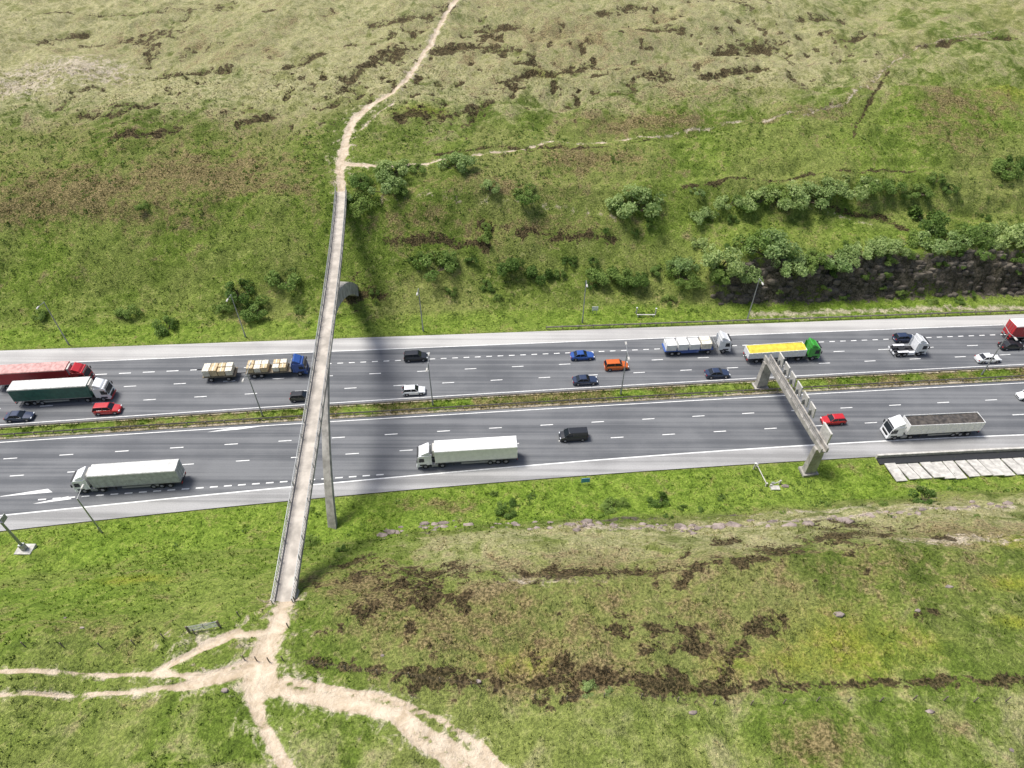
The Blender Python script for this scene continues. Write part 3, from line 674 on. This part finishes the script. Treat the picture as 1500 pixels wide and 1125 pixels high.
LEAF=leafmat('willow_leaves',(.11,.20,.035),(.34,.46,.13));LEAFP=leafmat('pale_hawthorn_leaves',(.17,.27,.065),(.50,.62,.26));LEAFD=leafmat('dark_shrub_leaves',(.07,.14,.028),(.22,.33,.08))
BARK=simple('shrub_bark',(.11,.085,.06),.9,.3,5)
def shrubmesh(name,seed,mat,nl=2100):
    r=np.random.default_rng(seed)
    k=r.integers(10,15);cen=[];
    for i in range(k):
        a=r.uniform(0,2*np.pi);q=r.uniform(.1,.9)**.7;cen.append((math.cos(a)*q,math.sin(a)*q,r.uniform(.3,.85)*(1.15-q*.6),r.uniform(.17,.38)))
    cen=np.array(cen);w=cen[:,3]**2;idx=r.choice(k,nl,p=w/w.sum())
    d=r.normal(size=(nl,3));d/=np.linalg.norm(d,axis=1)[:,None];rad=r.uniform(.4,1.2,nl)**.6
    P=cen[idx,:3]+d*(cen[idx,3]*rad)[:,None]*np.array([1,1,.85]);P=P[P[:,2]>.02];nl=len(P);
    s=r.uniform(.025,.062,nl)
    nrm=P-np.array([0,0,.2])+r.normal(size=(nl,3))*.6;nrm[:,2]+=.4;nrm/=np.linalg.norm(nrm,axis=1)[:,None]
    a=np.cross(nrm,r.normal(size=(nl,3)));a/=np.linalg.norm(a,axis=1)[:,None];b=np.cross(nrm,a)
    q=np.stack([P-a*s[:,None]-b*s[:,None]*.6,P+a*s[:,None]*.7-b*s[:,None]*.5,P+a*s[:,None]+b*s[:,None]*.6,P-a*s[:,None]*.6+b*s[:,None]*.7],1).reshape(-1,3)
    t=np.clip(vn(P[:,0]*5+3,P[:,1]*5+P[:,2]*4,seed)*.7+r.uniform(-.05,.4,nl),0,1);tt=np.repeat(t,4)
    m=MB()
    for i in range(k): m.cyl((0,0,-.1),tuple(cen[i,:3]),.03,.012,BARK,5)
    me=bpy.data.meshes.new(name);nb=len(m.v)
    verts=m.v+[tuple(x) for x in q];faces=m.f+[(nb+4*i,nb+4*i+1,nb+4*i+2,nb+4*i+3) for i in range(nl)]
    me.from_pydata(verts,[],faces);me.materials.append(BARK);me.materials.append(mat)
    me.polygons.foreach_set('material_index',[0]*len(m.f)+[1]*nl)
    at=me.attributes.new('tint','FLOAT_COLOR','POINT');col=np.zeros((len(verts),4));col[nb:,0]=tt;at.data.foreach_set('color',col.ravel());me.update();return me
SM=[shrubmesh('shrub_a%d'%i,i+1,LEAF) for i in range(5)];SP=[shrubmesh('shrub_p%d'%i,i+11,LEAFP) for i in range(5)];SD=[shrubmesh('shrub_d%d'%i,i+21,LEAFD) for i in range(5)]
shr=[(740,388,21,'d'),(787,402,18,'d'),(637,388,24,'m'),(415,402,26,'m'),(350,422,22,'d'),(374,450,22,'m'),(244,475,18,'m'),(190,455,14,'m'),(330,450,14,'m'),(770,286,19,'m'),(930,294,30,'p'),(908,292,18,'p'),(670,240,22,'p'),
(577,247,22,'p'),(560,250,14,'m'),(568,272,24,'p'),(580,276,16,'m'),(525,264,17,'m'),(530,293,22,'m'),(514,290,12,'p'),(610,246,12,'m'),(718,274,14,'p'),(712,345,12,'m'),(712,330,8,'m'),(885,396,20,'m'),(930,406,22,'d'),(908,400,18,'m'),(870,400,14,'m'),(1000,388,20,'p'),(996,404,16,'m'),(1027,352,12,'p'),(1055,380,30,'p'),(1050,400,20,'m'),(1098,404,18,'p'),
(1130,362,34,'p'),(1108,358,26,'m'),(1148,392,24,'p'),(1168,386,24,'p'),(1190,380,22,'m'),(1225,382,24,'p'),(1240,374,20,'p'),(1268,366,22,'p'),(1298,362,24,'p'),(1025,314,18,'p'),(1065,299,17,'p'),(1090,294,18,'m'),(1110,290,22,'p'),(1135,288,22,'m'),(1155,286,26,'p'),(1185,284,24,'p'),(1215,276,20,'p'),(1250,274,24,'p'),(1275,272,20,'m'),(1310,270,18,'m'),(1370,262,12,'m'),
(1360,322,28,'d'),(1350,350,20,'m'),(1375,350,24,'p'),(1400,348,20,'m'),(1420,345,24,'m'),(1450,343,22,'p'),(1475,342,26,'p'),(1500,344,26,'m'),(1530,340,26,'m'),(1468,243,22,'m'),(1490,238,16,'d'),(1205,388,14,'m'),
(740,752,14,'d'),(755,734,9,'d'),(895,742,15,'m'),(912,738,9,'m'),(965,732,15,'d'),(1355,728,19,'d'),(455,790,12,'m'),(500,805,9,'m'),(1015,410,14,'m'),(1365,442,8,'m'),(1405,440,7,'m'),(862,1006,12,'p'),(893,1012,7,'p'),(1330,285,9,'m'),(210,300,10,'m'),(60,460,10,'m'),(1020,280,10,'p'),(440,450,9,'m'),(960,395,12,'m'),(1075,395,14,'m'),
(1300,378,12,'m'),(1330,372,10,'d'),(1140,425,7,'m'),(1235,432,7,'m'),(1345,280,14,'m'),(1390,275,10,'d'),(820,400,9,'m'),(660,372,12,'m'),(620,372,10,'d'),(1440,372,12,'m'),(1490,375,12,'d'),(1400,370,9,'m')]
for _ in range(34): shr.append((random.uniform(830,1500),random.uniform(300,410) if random.random()<.6 else random.uniform(370,440),random.uniform(5,10),random.choice('mdd')))
for _ in range(14): shr.append((random.uniform(540,900),random.uniform(370,440),random.uniform(5,9),random.choice('mdd')))
for _ in range(14): shr.append((random.uniform(600,1500),random.uniform(715,760),random.uniform(4,8),random.choice('mmd')))
for px,py,r,t in shr:
    g=hit([(px,py+r*.35)])[0];dep=g[1]*cp+(CH-g[2])*sp;R=r*dep/1000.*1.16
    me=random.choice({'m':SM,'p':SP,'d':SD}[t]);o=bpy.data.objects.new('shrub',me);scene.collection.objects.link(o)
    o.location=(g[0],g[1],gz(g[0],g[1])-.1);o.scale=(R*random.uniform(.95,1.15),R*random.uniform(.8,1.05),R*random.uniform(.75,1.05));o.rotation_euler=(0,0,random.uniform(0,6.28))
def clumpfield(name,X,Y,S,mat,nl=26):
    n=len(X);d=rng.normal(size=(n,nl,3));d/=np.linalg.norm(d,axis=2)[...,None];d[...,2]=np.abs(d[...,2])
    C=np.stack([X,Y,lookup(Z,X,Y)],-1)[:,None,:]+d*S[:,None,None]*rng.uniform(.5,1.,(n,nl,1))*np.array([1,1,.7])
    a=rng.normal(size=(n,nl,3))*.5;b=rng.normal(size=(n,nl,3))*.5;s=(S*.22)[:,None,None]
    q=np.stack([C-a*s-b*s,C+a*s-b*s,C+a*s+b*s,C-a*s+b*s],2).reshape(-1,3);F=np.arange(len(q)).reshape(-1,4)
    t=np.repeat(rng.uniform(0,1,(n*nl)),4);A=np.zeros((len(q),4));A[:,0]=t
    npmesh(name,q,F,mat,4,False,{'tint':A})
HEA=leafmat('heather_leaves',(.035,.026,.013),(.16,.12,.06),0)
k=60000;hx=rng.uniform(-130,135,k);hy=rng.uniform(16,190,k);hl=lookup(dark,hx,hy);s=(hl>.46)&(lookup(pathm,hx,hy)<.3);hx,hy=hx[s],hy[s]
clumpfield('heather',hx,hy,rng.uniform(.15,.45,len(hx)),HEA,14)
k=50000;hx=rng.uniform(-130,135,k);hy=rng.uniform(16,190,k);dd=hy-Fe(hx);s=((dd>3)&(dd<50)|((Ne(hx)-hy>2)&(Ne(hx)-hy<12)))&(fbm(hx,hy,9,3,44)>.05)&(lookup(pathm,hx,hy)<.3)&(rng.uniform(0,1,k)<.35)&(np.abs(hx-np.polyval(BXC,hy))>2.5);hx,hy=hx[s],hy[s]
BRK=leafmat('bracken_leaves',(.07,.13,.02),(.24,.34,.07),.3)
clumpfield('bracken',hx,hy,rng.uniform(.2,.7,len(hx)),BRK,14)
# ------------------------------------------------ rocks
def rocks(name,P,S,mat=ROCKM,fl=1.):
    m=MB()
    for (x,y,z),s in zip(P,S):
        r=np.random.default_rng(int(abs(x*100+y*7))%99991);n=r.integers(5,8);rg=[]
        rzz=r.uniform(0,6);ex=r.uniform(1.,1.7);ra_=r.uniform(.75,1.2,n)
        for zz,rr in((-.4,.95),(.15,1.),(.42,.82),(.5,.5)):
            rg.append([(x+math.cos(rzz+2*math.pi*i/n)*s*rr*ra_[i]*ex,y+math.sin(rzz+2*math.pi*i/n)*s*rr*ra_[i]*.8,z+fl*zz*s*r.uniform(.85,1.1)) for i in range(n)])
        m.loft(rg,mat)
    m.obj(name)
P=[];S=[]
line_px=[(545,785),(600,773),(640,770),(760,772),(850,771),(930,773),(990,776),(1060,772),(1200,764),(1300,752),(1390,745),(1480,738)]
for (a,b_),(c_,d_) in zip(line_px[:-1],line_px[1:]):
    for _ in range(14):
        t=random.random();px=a+(c_-a)*t+random.gauss(0,6);py=b_+(d_-b_)*t+random.gauss(0,3);g=hit([(px,py)])[0];P.append((g[0],g[1],gz(g[0],g[1])-.02));S.append(random.uniform(.12,.5)*(2. if random.random()<.15 else 1))
rocks('rock_outcrop',P,S)
P=[];S=[]
for _ in range(420):
    x=random.uniform(42,150);d_=random.uniform(6.2,10.4);y=float(Fe(x))+d_
    P.append((x,y,gz(x,y)-.15));S.append(random.uniform(.25,.85))
rocks('rock_cutting_face',P,S,ROCKD,1.5)
P=[];S=[]
for px,py,s in[(1228,900,.45),(1015,1043,.3),(1360,1045,.3),(1390,860,.3),(1345,893,.25),(560,960,.2),(1150,712,.5),(330,1012,.4),(1480,1100,.25),(700,1000,.25),(95,905,.2),(120,920,.18)]:
    g=hit([(px,py)])[0];P.append((g[0],g[1],gz(g[0],g[1])));S.append(s)
rocks('scattered_boulders',P,S)
# ------------------------------------------------ fences, gate, small things
def fence(px,step=3.,h=1.1,name='wire_fence'):
    P=hit(px);m=MB();prev=None
    for a,b_ in zip(P[:-1],P[1:]):
        n=max(1,int(np.hypot(*(b_-a)[:2])/step))
        for i in range(n):
            q=a+(b_-a)*i/n;z=gz(q[0],q[1]);m.box((q[0],q[1],z+h/2-.1),(.09,.09,h),WOOD)
            if prev is not None:
                for hh in(.35,.7,1.0): m.cyl((prev[0],prev[1],prev[2]+hh-.1),(q[0],q[1],z+hh-.1),.004,.004,WOOD,3)
            prev=(q[0],q[1],z)
    m.obj(name)
fence([(415,968),(600,993),(830,1027),(1100,1032),(1560,1030)]);fence([(432,880),(415,968)]);fence([(402,872),(350,902),(318,918)]);fence([(285,928),(150,950),(-60,960)]);fence([(358,966),(412,970)],1.2)
g=hit([(300,922)])[0];e=empty('field_gate',(g[0],g[1],gz(g[0],g[1])),.2);m=MB()
for z in(.25,.5,.75,1.0,1.2): m.cyl((-1.4,0,z),(1.4,0,z),.03,.03,STEEL,5)
for x in(-1.4,0,1.4): m.cyl((x,0,.2),(x,0,1.25),.035,.035,STEEL,5)
m.cyl((-1.4,0,.25),(1.4,0,1.2),.03,.03,STEEL,5);m.obj('bars',e)
m=MB();m.box((-1.55,0,.6),(.15,.15,1.4),WOOD);m.box((1.55,0,.6),(.15,.15,1.4),WOOD);m.obj('posts',e)
def sign(px,py,mat,w,h,ht,name='traffic_sign',rz=0):
    g=hit([(px,py)])[0];e=empty(name,tuple(g),rz);m=MB()
    for s in(-.3*w,.3*w): m.cyl((s,0,-.2),(s,0,ht+h),.04,.04,STEEL,6)
    m.obj('posts',e);m=MB();m.box((0,-.06,ht+h/2),(w,.04,h),mat);m.box((0,-.09,ht+h/2),(w*.86,.02,h*.8),mat);m.obj('plate',e)
BLUE=simple('blue_sign_face',(.10,.32,.65),.4,.1,3)
sign(857,709,BLUE,1.4,1.,.5,rz=.1);sign(871,459,WHITE,1.3,1.,.8);sign(1130,712,WHITE,.5,.6,.5,'marker_post')
for px,py in((932,459),(960,460),(1104,687)):
    g=hit([(px,py)])[0];e=empty('marker_post',tuple(g));m=MB();m.box((0,0,.6),(.25,.2,1.6),CONL,taper=.8);m.box((0,0,1.45),(.3,.24,.12),WHITE);m.obj('post',e)
g=hit([(946,463)])[0];m=MB();m.box((0,0,.35),(3.8,.25,.12),CONL);m.box((-1.6,0,.1),(.2,.2,.6),CONL);m.box((1.6,0,.1),(.2,.2,.6),CONL);o=m.obj('concrete_rail');o.location=g
e=empty('drainage_headwall');pp=hit([(1108,684),(1122,712),(1128,714),(1142,708)]);m=MB();m.cyl(pp[0]+[0,0,.5],pp[1]+[0,0,.5],.08,.08,CONL,6);m.cyl(pp[2]+[0,0,.6],pp[3]+[0,0,.6],.08,.08,CONL,6)
for q in pp: m.box(q+[0,0,.3],(.25,.25,.9),CONL)
m.obj('pipes',e);m=MB();m.box(pp[2]+[.6,-.4,.2],(1.4,.8,.6),CONL);m.obj('slab',e)
e=empty('retaining_wall');m=MB();xa=G(1283,672)[0]
X=np.arange(xa,xa+70,2.);rings=[[(x,Ne(x)-.15,-.5),(x,Ne(x)-.15,.85),(x,Ne(x)-.5,.85),(x,Ne(x)-.5,-.5)] for x in X];m.loft(rings,CONL);m.obj('parapet',e)
m=MB();rings=[[(x,Ne(x)-.51,.05),(x,Ne(x)-.51,.25),(x,Ne(x)-1.9,.27),(x,Ne(x)-1.9,-.2)] for x in X];m.loft(rings,BLACK);m.obj('channel',e)
m=MB()
for x in X[:-2:1]:
    xc=x+1.6;y=float(Ne(xc));z0=gz(xc,y-2.1)+.25;z1=gz(xc,y-6.)+.12;a=math.atan2(z0-z1,3.9)
    M=Matrix.Rotation(.075,3,'Z')@Matrix.Rotation(a,3,'X');m.box((xc+random.uniform(-.05,.05),y-4.1,(z0+z1)/2+random.uniform(0,.05)+.15),(1.78,4.0,.18),CONL,M=M)
m.obj('slabs',e)
# ------------------------------------------------ light, sky, camera
w=bpy.data.worlds.new('World');scene.world=w;w.use_nodes=True;nt=w.node_tree;bg=nt.nodes['Background']
sk=nt.nodes.new('ShaderNodeTexSky');sk.sky_type='NISHITA';sk.sun_disc=False;sk.dust_density=3.;sk.air_density=.8
d=Vector((.44,-.22,-1)).normalized();el=math.asin(-d.z);az=math.atan2(-d.x,-d.y)
sk.sun_elevation=el;sk.sun_rotation=az;nt.links.new(sk.outputs[0],bg.inputs[0]);bg.inputs[1].default_value=.15
s=bpy.data.lights.new('sun','SUN');s.energy=4.2;s.angle=math.radians(17);s.color=(1,.97,.91)
so=bpy.data.objects.new('sun',s);so.rotation_euler=d.to_track_quat('-Z','Y').to_euler();so.location=(-60,40,150);scene.collection.objects.link(so)
cd=bpy.data.cameras.new('camera');cd.sensor_width=36;cd.lens=24;cd.clip_end=9000;cd.clip_start=.5
co=bpy.data.objects.new('camera',cd);co.location=(0,0,CH);co.rotation_euler=(math.pi/2-PITCH,0,0);scene.collection.objects.link(co);scene.camera=co
scene.view_settings.view_transform='Standard';scene.view_settings.look='None';scene.view_settings.exposure=0
